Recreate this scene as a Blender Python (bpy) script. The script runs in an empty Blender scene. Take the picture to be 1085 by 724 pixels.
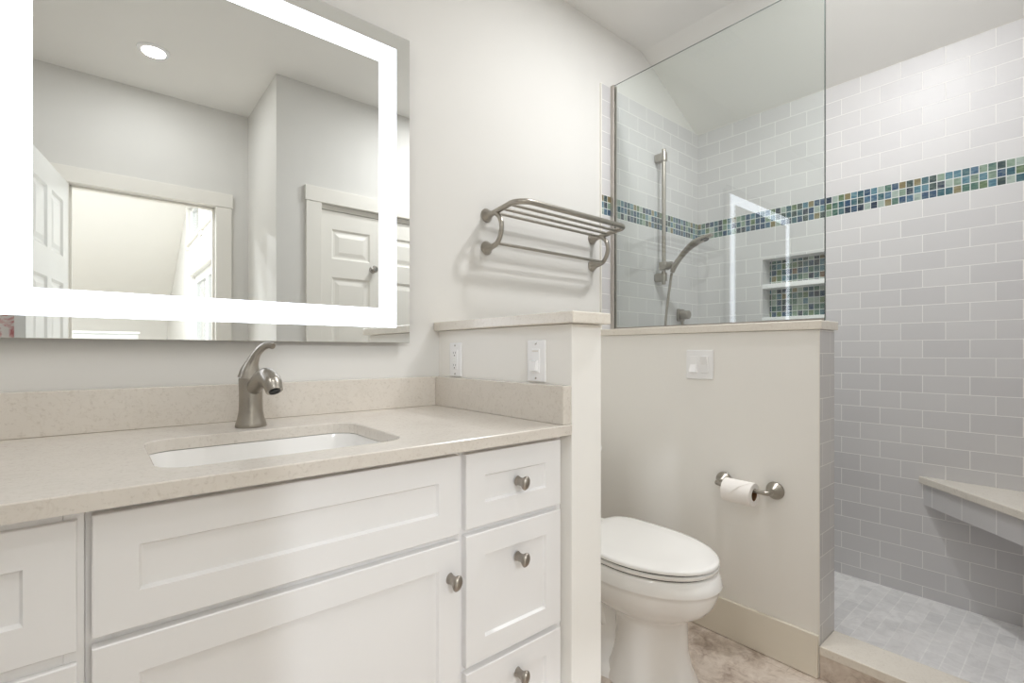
import bpy, bmesh, math, random
from mathutils import Vector, Matrix
random.seed(7)
C = bpy.context.scene.collection
PI = math.pi

# ------------------------------------------------------------------ camera, world, lights, exposure
EYE = 1.08
cam = bpy.data.cameras.new('camera'); camo = bpy.data.objects.new('camera', cam); C.objects.link(camo)
camo.location = (0, 0, EYE)
camo.rotation_euler = (PI/2, 0, math.radians(49.98-90))
cam.sensor_width = 36; cam.lens = 520.6/1085*36
cam.shift_y = (372.2-362)/1085
cam.clip_start = 0.02
bpy.context.scene.camera = camo
sc = bpy.context.scene
sc.view_settings.view_transform = 'Standard'; sc.view_settings.look = 'None'
sc.view_settings.gamma = 1; sc.view_settings.use_curve_mapping = False
sc.view_settings.exposure = 0.1
sc.cycles.max_bounces = 16; sc.cycles.diffuse_bounces = 10; sc.cycles.glossy_bounces = 8
sc.cycles.transparent_max_bounces = 16
sc.cycles.use_denoising = True
sc.cycles.caustics_reflective = False
W = bpy.data.worlds.new('sky'); sc.world = W; W.use_nodes = True
bgn = W.node_tree.nodes['Background']; bgn.inputs[0].default_value = (0.92, 0.96, 1, 1); bgn.inputs[1].default_value = 1.6
# recessed lamps: (x, y, watts); the last two are unseen, added for brightness
LAMPS = [(0.214, -0.154, 4.2), (1.50, 0.79, 5.5), (1.80, 0.56, 12.5), (-0.85, 0.25, 5.5)]
LAMP_COL = (0.98, 0.99, 1.0)
BAND_STRENGTH = 3.6
BEDROOM_WATTS = 88.0

# ------------------------------------------------------------------ measures
H = 2.632                       # flat ceiling
YA = 1.518                      # mirror wall
XB = 2.70                       # far shower wall
YC = 0.026                      # closet / shower end wall
YE = -0.654                     # entry wall
XL = -1.25                      # left wall
XJ = 0.757                      # corner of the closet block
XS0 = 2.153                     # where the ceiling begins to slope
ZT = 2.352                      # top of shower tile
P1 = (0.932, 1.048, 0.870)      # vanity half wall x0, x1, y end
P2 = (1.82, 1.964, 0.590)       # shower half wall
ZC = 1.182                      # top of both caps
ZCT = 0.891                     # countertop
BT, BB = 1.825, 1.729           # mosaic band

# ------------------------------------------------------------------ node helpers
class N:
    def __init__(s, name):
        s.m = bpy.data.materials.new(name); s.m.use_nodes = True
        s.t = s.m.node_tree; s.t.nodes.clear()
        s.out = s.t.nodes.new('ShaderNodeOutputMaterial')
    def n(s, typ, **kw):
        x = s.t.nodes.new('ShaderNode'+typ)
        for k, v in kw.items(): setattr(x, k, v)
        return x
    def l(s, a, b): s.t.links.new(a, b)
    def put(s, sock, v):
        if isinstance(v, bpy.types.NodeSocket): s.l(v, sock)
        elif isinstance(v, (tuple, list)) and len(v) == 3 and sock.type == 'RGBA': sock.default_value = (*v, 1)
        else: sock.default_value = v
    def math(s, op, a, b=0.0, c=0.0):
        x = s.n('Math', operation=op); s.put(x.inputs[0], a); s.put(x.inputs[1], b); s.put(x.inputs[2], c); return x.outputs[0]
    def mix(s, f, a, b, blend='MIX'):
        x = s.n('Mix', data_type='RGBA', blend_type=blend); s.put(x.inputs[0], f); s.put(x.inputs[6], a); s.put(x.inputs[7], b); return x.outputs[2]
    def comb(s, x, y, z=0.0):
        k = s.n('CombineXYZ'); s.put(k.inputs[0], x); s.put(k.inputs[1], y); s.put(k.inputs[2], z); return k.outputs[0]
    def pos(s):
        g = s.n('NewGeometry'); x = s.n('SeparateXYZ'); s.l(g.outputs['Position'], x.inputs[0]); return g.outputs['Position'], x.outputs
    def obj(s):
        return s.n('TexCoord').outputs['Object']
    def noise(s, vec, scale, detail=3, rough=.5, dist=0):
        x = s.n('TexNoise'); s.put(x.inputs['Vector'], vec); x.inputs['Scale'].default_value = scale
        x.inputs['Detail'].default_value = detail; x.inputs['Roughness'].default_value = rough; x.inputs['Distortion'].default_value = dist
        return x.outputs[0]
    def ramp(s, f, stops, interp='LINEAR'):
        x = s.n('ValToRGB'); s.put(x.inputs[0], f); e = x.color_ramp.elements; x.color_ramp.interpolation = interp
        while len(e) < len(stops): e.new(0.5)
        for q, (p, c) in zip(e, stops): q.position = p; q.color = (*c, 1)
        return x.outputs[0]
    def pbsdf(s, color, rough=.5, metal=0.0, spec=.5, bump=None, bstr=.2, bdist=.001, coat=0.0):
        b = s.n('BsdfPrincipled'); s.put(b.inputs['Base Color'], color); s.put(b.inputs['Roughness'], rough)
        s.put(b.inputs['Metallic'], metal); b.inputs['Specular IOR Level'].default_value = spec
        b.inputs['Coat Weight'].default_value = coat
        if bump is not None:
            q = s.n('Bump'); q.inputs['Strength'].default_value = bstr; q.inputs['Distance'].default_value = bdist
            s.put(q.inputs['Height'], bump); s.l(q.outputs[0], b.inputs['Normal'])
        s.l(b.outputs[0], s.out.inputs[0]); return b

def paint(name, col, rough=.55, var=.015, scale=6, bstr=.04, spec=.3):
    k = N(name); p, _ = k.pos()
    f = k.noise(p, scale, 3)
    c2 = tuple(max(0, v-var) for v in col)
    fine = k.noise(p, 400, 2)
    k.pbsdf(k.mix(f, col, c2), rough, bump=fine, bstr=bstr, spec=spec); return k.m

def quartz(name, base, dark, rough=.22):
    k = N(name); p, _ = k.pos()
    big = k.noise(p, 7, 5, .6, .6)
    vein = k.noise(p, 14, 7, .62, 1.6)
    v = k.math('ABSOLUTE', k.math('SUBTRACT', vein, .5))
    vm = k.math('MULTIPLY', k.math('SUBTRACT', 1.0, k.math('MINIMUM', k.math('MULTIPLY', v, 45.0), 1.0)), k.math('MULTIPLY', big, .55))
    spk = k.noise(p, 130, 3, .6)
    c = k.mix(k.ramp(big, [(.35, (0, 0, 0)), (.7, (1, 1, 1))]), base, tuple(b*.96 for b in base))
    c = k.mix(vm, c, dark)
    c = k.mix(k.ramp(spk, [(.56, (0, 0, 0)), (.70, (.45, .45, .45))]), c, tuple(d*.92 for d in dark))
    k.pbsdf(c, rough, spec=.5); return k.m

def metal(name, col, rough=.28):
    k = N(name); o = k.obj()
    f = k.noise(o, 60, 3)
    k.pbsdf(k.mix(f, col, tuple(c*.85 for c in col)), k.math('ADD', k.math('MULTIPLY', f, .12), rough-.06), 1.0); return k.m

def plain(name, col, rough=.4, spec=.5, coat=0.0, var=.97):
    k = N(name); o = k.obj(); f = k.noise(o, 12, 2)
    k.pbsdf(k.mix(f, col, tuple(c*var for c in col)), rough, spec=spec, coat=coat); return k.m

CELL = (1.825-1.729)/3; CELLU = .0258
PALETTE = [(0.0, (.008, .02, .05)), (.12, (.012, .05, .12)), (.25, (.02, .09, .12)), (.38, (.05, .13, .10)), (.49, (.11, .17, .08)),
           (.58, (.20, .28, .21)), (.66, (.07, .18, .24)), (.76, (.33, .40, .36)), (.83, (.20, .16, .07)), (.88, (.02, .045, .045)), (.95, (.14, .06, .015)), (.962, (.05, .12, .20))]
def mosaic(k, u, v):
    cu = k.math('DIVIDE', u, CELLU); cv = k.math('DIVIDE', v, CELL)
    iu = k.math('FLOOR', cu); iv = k.math('FLOOR', cv); fu = k.math('FRACT', cu); fv = k.math('FRACT', cv)
    wn = k.n('TexWhiteNoise', noise_dimensions='2D'); k.put(wn.inputs['Vector'], k.comb(iu, iv))
    c = k.ramp(wn.outputs['Value'], PALETTE, 'CONSTANT')
    sw = k.noise(k.comb(k.math('MULTIPLY', cu, .55), k.math('ADD', k.math('MULTIPLY', cv, 1.6), k.math('MULTIPLY', wn.outputs['Value'], 37.0))), 1.3, 4, .6, 1.2)
    c = k.mix(k.ramp(sw, [(.45, (0, 0, 0)), (.75, (.35, .35, .35))]), c, (.40, .48, .40))
    c = k.mix(k.ramp(sw, [(.25, (.6, .6, .6)), (.45, (0, 0, 0))]), c, (.01, .03, .06))
    e = k.math('MINIMUM', k.math('MINIMUM', fu, k.math('SUBTRACT', 1.0, fu)), k.math('MINIMUM', fv, k.math('SUBTRACT', 1.0, fv)))
    g = k.math('LESS_THAN', e, .055)
    return k.mix(g, c, (.66, .68, .67)), g

def tile(name, axis, u0, band=True, sign=1.0):
    k = N(name); p, xyz = k.pos()
    u = k.math('ADD', k.math('MULTIPLY', k.math('SUBTRACT', xyz[axis], u0), sign), .15*40)
    z = xyz[2]
    below = k.math('LESS_THAN', z, (BT+BB)/2)
    zc = k.math('ADD', z, k.math('MULTIPLY', below, BT-BB)) if band else z
    ph = 0.07526
    v = k.math('ADD', k.math('SUBTRACT', zc, ZT), ph*40)
    b = k.n('TexBrick'); b.offset = .5; b.squash = 1
    k.put(b.inputs['Vector'], k.comb(u, v))
    b.inputs['Scale'].default_value = 1; b.inputs['Mortar Size'].default_value = .0014; b.inputs['Mortar Smooth'].default_value = .15
    b.inputs['Brick Width'].default_value = .15; b.inputs['Row Height'].default_value = ph; b.inputs['Bias'].default_value = -.1
    b.inputs['Color1'].default_value = (*TILE1, 1); b.inputs['Color2'].default_value = (*TILE2, 1); b.inputs['Mortar'].default_value = (*GROUT, 1)
    col = b.outputs['Color']; fac = b.outputs['Fac']
    rough = k.math('ADD', k.math('MULTIPLY', fac, .4), .42)
    if band:
        inb = k.math('MULTIPLY', k.math('LESS_THAN', z, BT), k.math('GREATER_THAN', z, BB))
        mc, mg = mosaic(k, u, k.math('SUBTRACT', z, BB))
        col = k.mix(inb, col, mc)
        fac = k.math('ADD', k.math('MULTIPLY', k.math('SUBTRACT', 1.0, inb), fac), k.math('MULTIPLY', inb, mg))
    k.pbsdf(col, rough, bump=k.math('SUBTRACT', 1.0, fac), bstr=.5, bdist=.0015, spec=.5); return k.m

TILE1, TILE2, GROUT = (.59, .58, .585), (.64, .63, .63), (.86, .85, .83)

M = {}
M['wall'] = paint('wall_paint', (.725, .715, .69), spec=.12)
M['half'] = paint('half_wall_paint', (.865, .85, .815), spec=.15)
M['ceiling'] = paint('ceiling_paint', (.86, .85, .825))
M['trim'] = paint('trim_paint', (.83, .81, .76), .35, spec=.45)
M['base'] = paint('baseboard_paint', (.80, .755, .66), .35, spec=.45)
M['door'] = paint('door_paint', (.80, .81, .80), .35, spec=.45)
M['cab'] = paint('cabinet_paint', (.85, .845, .845), .33, var=.01, spec=.45)
M['quartz'] = quartz('counter_quartz', (.69, .645, .585), (.54, .485, .42))
M['cap'] = quartz('cap_quartz', (.78, .735, .66), (.64, .58, .50))
M['nickel'] = metal('brushed_nickel', (.43, .40, .355), .3)
M['nickel2'] = metal('satin_nickel', (.40, .365, .325), .33)
M['nickel3'] = metal('light_nickel', (.62, .58, .53), .45)
M['chrome'] = metal('grey_metal', (.50, .48, .45), .25)
M['porcelain'] = plain('porcelain', (.85, .84, .82), .08, coat=.3)
M['plastic'] = plain('white_plastic', (.90, .90, .905), .25)
M['dark'] = plain('dark_gap', (.02, .02, .02), .6)
M['paper'] = plain('tissue_paper', (.88, .85, .82), .95, spec=.1)
M['card'] = plain('cardboard', (.22, .12, .06), .9, spec=.1)
M['tileB'] = tile('tile_right', 1, .706)
M['tileA'] = tile('tile_back', 0, 2.034)
M['tileC'] = tile('tile_front', 0, 1.90)
M['tileP'] = tile('tile_half_wall', 0, 1.82+.105, band=False)
M['tilePs'] = tile('tile_half_wall_side', 1, .59, band=False)
def bench_tile():
    k = N('tile_bench'); o = k.obj(); s = k.n('SeparateXYZ'); k.l(o, s.inputs[0])
    b = k.n('TexBrick'); b.offset = 0
    k.put(b.inputs['Vector'], k.comb(k.math('ADD', s.outputs[0], 3.035), k.math('ADD', s.outputs[2], 1.5)))
    for kk, v in (('Scale', 1), ('Mortar Size', .0013), ('Brick Width', .15), ('Row Height', .5)): b.inputs[kk].default_value = v
    b.inputs['Color1'].default_value = (*TILE1, 1); b.inputs['Color2'].default_value = (*TILE2, 1); b.inputs['Mortar'].default_value = (*GROUT, 1)
    k.pbsdf(b.outputs[0], .2); return k.m
M['tileBench'] = bench_tile()
def mosaic_mat():
    k = N('mosaic_niche'); p, s = k.pos()
    c, g = mosaic(k, k.math('ADD', k.math('ADD', s[1], s[0]), 1.003), k.math('SUBTRACT', s[2], .012))
    k.pbsdf(c, k.math('ADD', k.math('MULTIPLY', g, .5), .15), bump=k.math('SUBTRACT', 1.0, g), bstr=.4, bdist=.001); return k.m
M['mosaic'] = mosaic_mat()
def marble_floor():
    k = N('shower_marble'); p, s = k.pos()
    b = k.n('TexBrick'); b.offset = .5
    k.put(b.inputs['Vector'], k.comb(k.math('ADD', s[0], .02), k.math('ADD', s[1], .012)))
    for kk, v in (('Scale', 1), ('Mortar Size', .0019), ('Mortar Smooth', .2), ('Brick Width', .098), ('Row Height', .05), ('Bias', -.15)): b.inputs[kk].default_value = v
    b.inputs['Color1'].default_value = (.91, .90, .895, 1); b.inputs['Color2'].default_value = (.76, .755, .755, 1); b.inputs['Mortar'].default_value = (.95, .945, .93, 1)
    v = k.noise(p, 16, 6, .65, 1.5)
    c = k.mix(k.ramp(v, [(.42, (0, 0, 0)), (.62, (.3, .3, .3))]), b.outputs[0], (.55, .54, .54))
    k.pbsdf(c, .3, bump=k.math('SUBTRACT', 1.0, b.outputs['Fac']), bstr=.3); return k.m
M['shfloor'] = marble_floor()
def stone(name, grout=True):
    k = N(name); p, s = k.pos()
    a = k.noise(p, 5, 8, .65, 1.2); d = k.noise(p, 26, 8, .7, 1.0)
    f = k.math('ADD', k.math('MULTIPLY', a, .55), k.math('MULTIPLY', d, .45))
    c = k.ramp(f, [(.34, (.22, .165, .13)), (.43, (.42, .34, .285)), (.52, (.60, .52, .45)), (.66, (.74, .67, .60))])
    if grout:
        b = k.n('TexBrick'); b.offset = .5
        k.put(b.inputs['Vector'], k.comb(k.math('ADD', s[1], 3.9), k.math('ADD', s[0], 3.105)))
        for kk, v in (('Scale', 1), ('Mortar Size', .0012), ('Mortar Smooth', .2), ('Brick Width', .61), ('Row Height', .305)): b.inputs[kk].default_value = v
        c = k.mix(k.math('MULTIPLY', b.outputs['Fac'], .45), c, (.30, .25, .21))
    k.pbsdf(c, .38, bump=d, bstr=.06); return k.m
M['floor'] = stone('stone_floor'); M['riser'] = stone('stone_riser', False)
def wood_floor():
    k = N('plank_floor'); p, s = k.pos()
    b = k.n('TexBrick'); k.put(b.inputs['Vector'], k.comb(k.math('ADD', s[1], 20), k.math('ADD', s[0], 20)))
    for kk, v in (('Scale', 1), ('Mortar Size', .001), ('Brick Width', 1.2), ('Row Height', .15)): b.inputs[kk].default_value = v
    b.inputs['Color1'].default_value = (.62, .58, .53, 1); b.inputs['Color2'].default_value = (.56, .52, .47, 1); b.inputs['Mortar'].default_value = (.2, .16, .12, 1)
    k.pbsdf(b.outputs[0], .4); return k.m
M['wood'] = wood_floor()
def glass(name, tint, base=.045):
    k = N(name); lw = k.n('LayerWeight'); lw.inputs[0].default_value = .5
    f5 = k.math('POWER', lw.outputs['Facing'], 5.0)
    F = k.math('ADD', k.math('MULTIPLY', f5, 1-base), base)
    tr = k.n('BsdfTransparent'); tr.inputs[0].default_value = (*tint, 1)
    gl = k.n('BsdfGlossy'); gl.inputs['Roughness'].default_value = .0; gl.inputs[0].default_value = (1, 1, 1, 1)
    mx = k.n('MixShader'); k.l(F, mx.inputs[0]); k.l(tr.outputs[0], mx.inputs[1]); k.l(gl.outputs[0], mx.inputs[2])
    k.l(mx.outputs[0], k.out.inputs[0]); return k.m
M['glass'] = glass('shower_glass', (.972, .995, .985), .065); M['wglass'] = glass('window_glass', (.97, .98, .98))
def edge_glass():
    k = N('glass_edge'); o = k.obj(); f = k.noise(o, 5)
    k.pbsdf(k.mix(f, (.09, .11, .105), (.07, .09, .085)), .15); return k.m
M['gedge'] = edge_glass()
def mirror_mat():
    k = N('mirror_silver'); o = k.obj(); f = k.noise(o, 3)
    k.pbsdf(k.mix(f, (.84, .855, .845), (.835, .85, .84)), 0.0, 1.0); return k.m
M['mirror'] = mirror_mat()
def emit(name, col, st, var=0.0):
    k = N(name); e = k.n('Emission'); o = k.obj(); f = k.noise(o, 4, 2)
    k.put(e.inputs[0], k.mix(f, col, tuple(c*(1-var) for c in col))); e.inputs[1].default_value = st
    k.l(e.outputs[0], k.out.inputs[0]); return k.m
M['band'] = emit('led_band', (.87, .915, 1.0), BAND_STRENGTH, .04)
M['lens'] = emit('lamp_lens', (1, .97, .92), 9.0)
def cloth():
    k = N('red_white_cloth'); o = k.obj()
    v = k.noise(o, 16, 4, .6, 1.0)
    c = k.ramp(v, [(.46, (.84, .80, .78)), (.54, (.72, .42, .42)), (.60, (.55, .16, .18)), (.66, (.84, .78, .76))])
    k.pbsdf(c, .9, bump=k.noise(o, 300), bstr=.3); return k.m
M['cloth'] = cloth()
M['lawn'] = plain('patio', (.62, .61, .58), .9)

# ------------------------------------------------------------------ mesh helpers
def link(name, me, mats, parent=None, smooth=False, angle=None):
    o = bpy.data.objects.new(name, me); C.objects.link(o)
    for m in (mats if isinstance(mats, (list, tuple)) else [mats]): me.materials.append(M[m])
    if parent is not None: o.parent = parent
    if smooth:
        for p in me.polygons: p.use_smooth = True
        if angle: me.set_sharp_from_angle(angle=math.radians(angle))
    return o
def make(name, bm, mats, parent=None, smooth=False, angle=40, off=None):
    if parent is not None:
        l = parent.location.copy(); p = parent.parent
        while p is not None: l += p.location; p = p.parent
        bmesh.ops.transform(bm, matrix=parent_inv(parent), verts=bm.verts)
    elif off is not None:
        bmesh.ops.translate(bm, vec=-Vector(off), verts=bm.verts)
    bmesh.ops.recalc_face_normals(bm, faces=bm.faces)
    me = bpy.data.meshes.new(name); bm.to_mesh(me); bm.free()
    o = link(name, me, mats, parent, smooth, angle)
    if parent is None and off is not None: o.location = off
    return o
def parent_inv(p):
    m = Matrix.Identity(4)
    while p is not None:
        m = Matrix.LocRotScale(p.location, p.rotation_euler, p.scale) @ m; p = p.parent
    return m.inverted()
def thing(name, label, cat, loc=(0, 0, 0), rz=0, group=None):
    o = bpy.data.objects.new(name, None); C.objects.link(o); o.empty_display_size = .05
    o.location = loc; o.rotation_euler = (0, 0, rz); o['label'] = label; o['category'] = cat
    if group: o['group'] = group
    return o
def tag(o, label, cat, group=None):
    o['label'] = label; o['category'] = cat
    if group: o['group'] = group
    return o
def struct(o): o['kind'] = 'structure'; return o
def B(): return bmesh.new()
def box(bm, x0, x1, y0, y1, z0, z1, bev=0, mi=0, seg=2):
    r = bmesh.ops.create_cube(bm, size=1)
    vs = r['verts']
    bmesh.ops.scale(bm, vec=(abs(x1-x0), abs(y1-y0), abs(z1-z0)), verts=vs)
    bmesh.ops.translate(bm, vec=((x0+x1)/2, (y0+y1)/2, (z0+z1)/2), verts=vs)
    fs = {f for v in vs for f in v.link_faces}
    for f in fs: f.material_index = mi
    if bev:
        es = list({e for v in vs for e in v.link_edges})
        r = bmesh.ops.bevel(bm, geom=es, offset=bev, segments=seg, affect='EDGES', profile=.5)
        for f in r['faces']: f.material_index = mi
    return bm
def quad(bm, pts, mi=0):
    f = bm.faces.new([bm.verts.new(p) for p in pts]); f.material_index = mi; return f
def rings(bm, rs, cap=True, mi=0, closed=False):
    R = [[bm.verts.new(p) for p in r] for r in rs]
    n = len(R[0]); K = len(R)
    for i in range(K if closed else K-1):
        a, b = R[i], R[(i+1) % K]
        for j in range(n):
            f = bm.faces.new((a[j], a[(j+1) % n], b[(j+1) % n], b[j])); f.material_index = mi
    if cap and not closed:
        f = bm.faces.new(R[0][::-1]); f.material_index = mi
        f = bm.faces.new(R[-1]); f.material_index = mi
    return bm
def smooth_path(pts, k=8):
    P = [Vector(p) for p in pts]; out = []
    for i in range(len(P)-1):
        p0 = P[i-1] if i else P[0]*2-P[1]; p1, p2 = P[i], P[i+1]; p3 = P[i+2] if i+2 < len(P) else P[-1]*2-P[-2]
        for j in range(k):
            t = j/k
            out.append(.5*((2*p1)+(p2-p0)*t+(2*p0-5*p1+4*p2-p3)*t*t+(3*p1-p0-3*p2+p3)*t**3))
    out.append(P[-1]); return out
def tube(bm, path, rad, n=16, closed=False, flat=None, mi=0):
    P = [Vector(p) for p in path]; K = len(P)
    if not isinstance(rad, (list, tuple)): rad = [rad]*K
    if len(rad) != K:
        src = rad; rad = []
        for i in range(K):
            s = i/(K-1)*(len(src)-1); a = int(min(s, len(src)-2)); rad.append(tuple(p+(q-p)*(s-a) for p, q in zip(src[a], src[a+1])) if isinstance(src[a], tuple) else src[a]+(src[a+1]-src[a])*(s-a))
    T = []
    for i in range(K):
        a = P[(i-1) % K] if (i or closed) else P[0]; b = P[(i+1) % K] if (i < K-1 or closed) else P[-1]
        T.append((b-a).normalized())
    u = T[0].orthogonal().normalized() if flat is None else (Vector(flat)-T[0]*Vector(flat).dot(T[0])).normalized()
    rs = []
    for i in range(K):
        u = (u-T[i]*u.dot(T[i])).normalized(); v = T[i].cross(u)
        r = rad[i]; ru, rv = (r if isinstance(r, tuple) else (r, r))
        rs.append([P[i]+u*(ru*math.cos(2*PI*j/n))+v*(rv*math.sin(2*PI*j/n)) for j in range(n)])
    return rings(bm, rs, mi=mi, closed=closed)
def lathe(bm, prof, origin, axis=(0, 0, 1), n=32, sx=1, sy=1, mi=0, up=None):
    a = Vector(axis).normalized(); u = a.orthogonal().normalized() if up is None else Vector(up); v = a.cross(u); o = Vector(origin)
    return rings(bm, [[o+a*h+u*(r*sx*math.cos(2*PI*j/n))+v*(r*sy*math.sin(2*PI*j/n)) for j in range(n)] for r, h in prof], mi=mi)
def shaker(bm, x0, x1, z0, z1, yf, th=.02, rail=.052, dep=.007):
    c = .0015
    def rr(i, y): return [(x0+i, y, z0+i), (x1-i, y, z0+i), (x1-i, y, z1-i), (x0+i, y, z1-i)]
    return rings(bm, [rr(0, yf+th), rr(0, yf+c), rr(c, yf), rr(rail, yf), rr(rail+.004, yf+dep)], cap=True)
def panel_face(bm, w, h, panels, y, s, mi=0):
    """one face of a panelled door leaf: grid of flats with recessed and raised panels. s=+1: recess goes to +y"""
    xs = sorted({0, w} | {p[0] for p in panels} | {p[1] for p in panels}); zs = sorted({0, h} | {p[2] for p in panels} | {p[3] for p in panels})
    for i in range(len(xs)-1):
        for j in range(len(zs)-1):
            cx, cz = (xs[i]+xs[i+1])/2, (zs[j]+zs[j+1])/2
            if any(p[0] < cx < p[1] and p[2] < cz < p[3] for p in panels): continue
            quad(bm, [(xs[i], y, zs[j]), (xs[i+1], y, zs[j]), (xs[i+1], y, zs[j+1]), (xs[i], y, zs[j+1])], mi)
    for a, b, c, d in panels:
        def rr(i, yy): return [(a+i, yy, c+i), (b-i, yy, c+i), (b-i, yy, d-i), (a+i, yy, d-i)]
        R = [rr(0, y), rr(.012, y+s*.009), rr(.022, y+s*.009), rr(.045, y+s*.003)]
        V = [[bm.verts.new(p) for p in r] for r in R]
        for q in range(3):
            for t in range(4): bm.faces.new((V[q][t], V[q][(t+1) % 4], V[q+1][(t+1) % 4], V[q+1][t]))
        bm.faces.new(V[3])
def leaf(w, h, panels, th=.036):
    bm = B(); panel_face(bm, w, h, panels, 0, 1); panel_face(bm, w, h, panels, th, -1)
    quad(bm, [(0, 0, 0), (0, th, 0), (0, th, h), (0, 0, h)]); quad(bm, [(w, 0, 0), (w, th, 0), (w, th, h), (w, 0, h)])
    quad(bm, [(0, 0, h), (w, 0, h), (w, th, h), (0, th, h)]); quad(bm, [(0, 0, 0), (w, 0, 0), (w, th, 0), (0, th, 0)])
    bmesh.ops.remove_doubles(bm, verts=bm.verts, dist=1e-5); return bm
def holed(bm, axis, c0, c1, u0, u1, z0, z1, holes, mf=0, mb=0, mr=0):
    """solid wall slab with rectangular holes. axis 'x': slab between x=c0..c1, u along y; axis 'y': slab between y=c0..c1, u along x"""
    us = sorted({u0, u1} | {h[0] for h in holes} | {h[1] for h in holes}); zs = sorted({z0, z1} | {h[2] for h in holes} | {h[3] for h in holes})
    def P(u, c, z): return (c, u, z) if axis == 'x' else (u, c, z)
    def solid(i, j):
        if not (0 <= i < len(us)-1 and 0 <= j < len(zs)-1): return False
        cu, cz = (us[i]+us[i+1])/2, (zs[j]+zs[j+1])/2
        return not any(h[0] < cu < h[1] and h[2] < cz < h[3] for h in holes)
    for i in range(len(us)-1):
        for j in range(len(zs)-1):
            if not solid(i, j): continue
            a, b, c, d = us[i], us[i+1], zs[j], zs[j+1]
            quad(bm, [P(a, c0, c), P(b, c0, c), P(b, c0, d), P(a, c0, d)], mf)
            quad(bm, [P(a, c1, c), P(b, c1, c), P(b, c1, d), P(a, c1, d)], mb)
            if not solid(i-1, j): quad(bm, [P(a, c0, c), P(a, c1, c), P(a, c1, d), P(a, c0, d)], mr)
            if not solid(i+1, j): quad(bm, [P(b, c0, c), P(b, c1, c), P(b, c1, d), P(b, c0, d)], mr)
            if not solid(i, j-1): quad(bm, [P(a, c0, c), P(b, c0, c), P(b, c1, c), P(a, c1, c)], mr)
            if not solid(i, j+1): quad(bm, [P(a, c0, d), P(b, c0, d), P(b, c1, d), P(a, c1, d)], mr)
    bmesh.ops.remove_doubles(bm, verts=bm.verts, dist=1e-5)
    return bm

# ------------------------------------------------------------------ THE SETTING: bathroom shell
bm = B(); box(bm, XL, P2[0]+.02, YE-.12, YA, -.06, 0); box(bm, P2[0]+.02, XB+.1, YC-.6, YA, -.06, 0)
struct(make('floor', bm, 'floor'))
bm = B(); box(bm, P2[1]-.02, XB, YC, YA, .001, .025)
struct(make('floor_shower', bm, 'shfloor'))
bm = B()
def prism_y(bm, prof, y0, y1, mi=0):
    return rings(bm, [[(x, y0, z) for x, z in prof], [(x, y1, z) for x, z in prof]], mi=mi)
prism_y(bm, [(XL-.1, H), (XS0, H), (XB+.13, ZT-.067), (XB+.13, ZT+.15), (XS0, H+.12), (XL-.1, H+.12)], YE-.12, YA+.1)
struct(make('ceiling', bm, 'ceiling'))
# mirror wall: painted, with a tiled slab standing 8 mm proud inside the shower
bm = B(); box(bm, XL-.1, XB+.13, YA, YA+.1, 0, H+.05)
box(bm, P2[0]+.004, XB, YA-.008, YA+.001, 0, ZT, mi=1); box(bm, P2[0]-.002, P2[0]+.004, YA-.009, YA+.001, ZC, ZT, mi=2)
struct(make('wall_back', bm, ['wall', 'tileA', 'trim']))
# far shower wall with a niche
NY0, NY1, NZ0, NZ1, ND = .850, 1.144, 1.240, 1.565, .09
bm = B(); holed(bm, 'x', XB, XB+.13, YC-.05, YA+.001, 0, ZT+.02, [(NY0, NY1, NZ0, NZ1)], 0, 2, 0)
quad(bm, [(XB+ND, NY0, NZ0), (XB+ND, NY1, NZ0), (XB+ND, NY1, NZ1), (XB+ND, NY0, NZ1)], 1)
struct(make('wall_right', bm, ['tileB', 'mosaic', 'wall']))
bm = B(); box(bm, XB-.004, XB+.002, YC, YA-.008, ZT, ZT+.008, .002)
struct(make('trim_1', bm, 'trim'))
# closet block and shower end wall
bm = B(); CX0, CX1, CZ = 1.0016, 1.765, 1.955
holed(bm, 'y', YC-.12, YC, XJ, XB+.13, 0, H+.05, [(CX0, CX1, 0, CZ)], 0, 0, 0)
box(bm, P2[0], XB, YC-.01, YC+.008, 0, ZT, mi=1)
struct(make('wall_front', bm, ['wall', 'tileC']))
bm = B(); box(bm, XJ, XJ+.12, YE-.12, YC-.12, 0, H+.05); struct(make('wall_return', bm, 'wall'))
DX0, DX1, DZ = -.129, .569, 2.005
bm = B(); holed(bm, 'y', YE-.12, YE, XL, XJ, 0, H+.05, [(DX0, DX1, 0, DZ)]); struct(make('wall_entry', bm, 'wall'))
bm = B(); box(bm, XL-.1, XL, YE-.12, YA, 0, H+.05); struct(make('wall_left', bm, 'wall'))
# half walls and caps
bm = B(); box(bm, P1[0], P1[1], P1[2], YA, 0, ZC-.031, .002); struct(make('wall_vanity_end', bm, 'half'))
bm = B(); box(bm, P1[0]-.022, P1[1]+.011, P1[2]-.025, YA-.0005, ZC-.03, ZC, .003); struct(make('trim_2', bm, 'cap'))
bm = B(); x0, x1, y0 = P2; zt = ZC-.031
quad(bm, [(x0, y0, 0), (x0, YA, 0), (x0, YA, zt), (x0, y0, zt)], 0)
quad(bm, [(x0, y0, 0), (x1, y0, 0), (x1, y0, zt), (x0, y0, zt)], 1)
quad(bm, [(x1, y0, 0), (x1, YA, 0), (x1, YA, zt), (x1, y0, zt)], 2)
quad(bm, [(x0, y0, zt), (x1, y0, zt), (x1, YA, zt), (x0, YA, zt)], 0)
bmesh.ops.remove_doubles(bm, verts=bm.verts, dist=1e-5)
struct(make('wall_shower', bm, ['half', 'tileP', 'tilePs']))
bm = B(); box(bm, x0-.0035, x0+.001, y0-.002, y0+.003, .11, zt, .001); struct(make('trim_3', bm, 'trim'))
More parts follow.
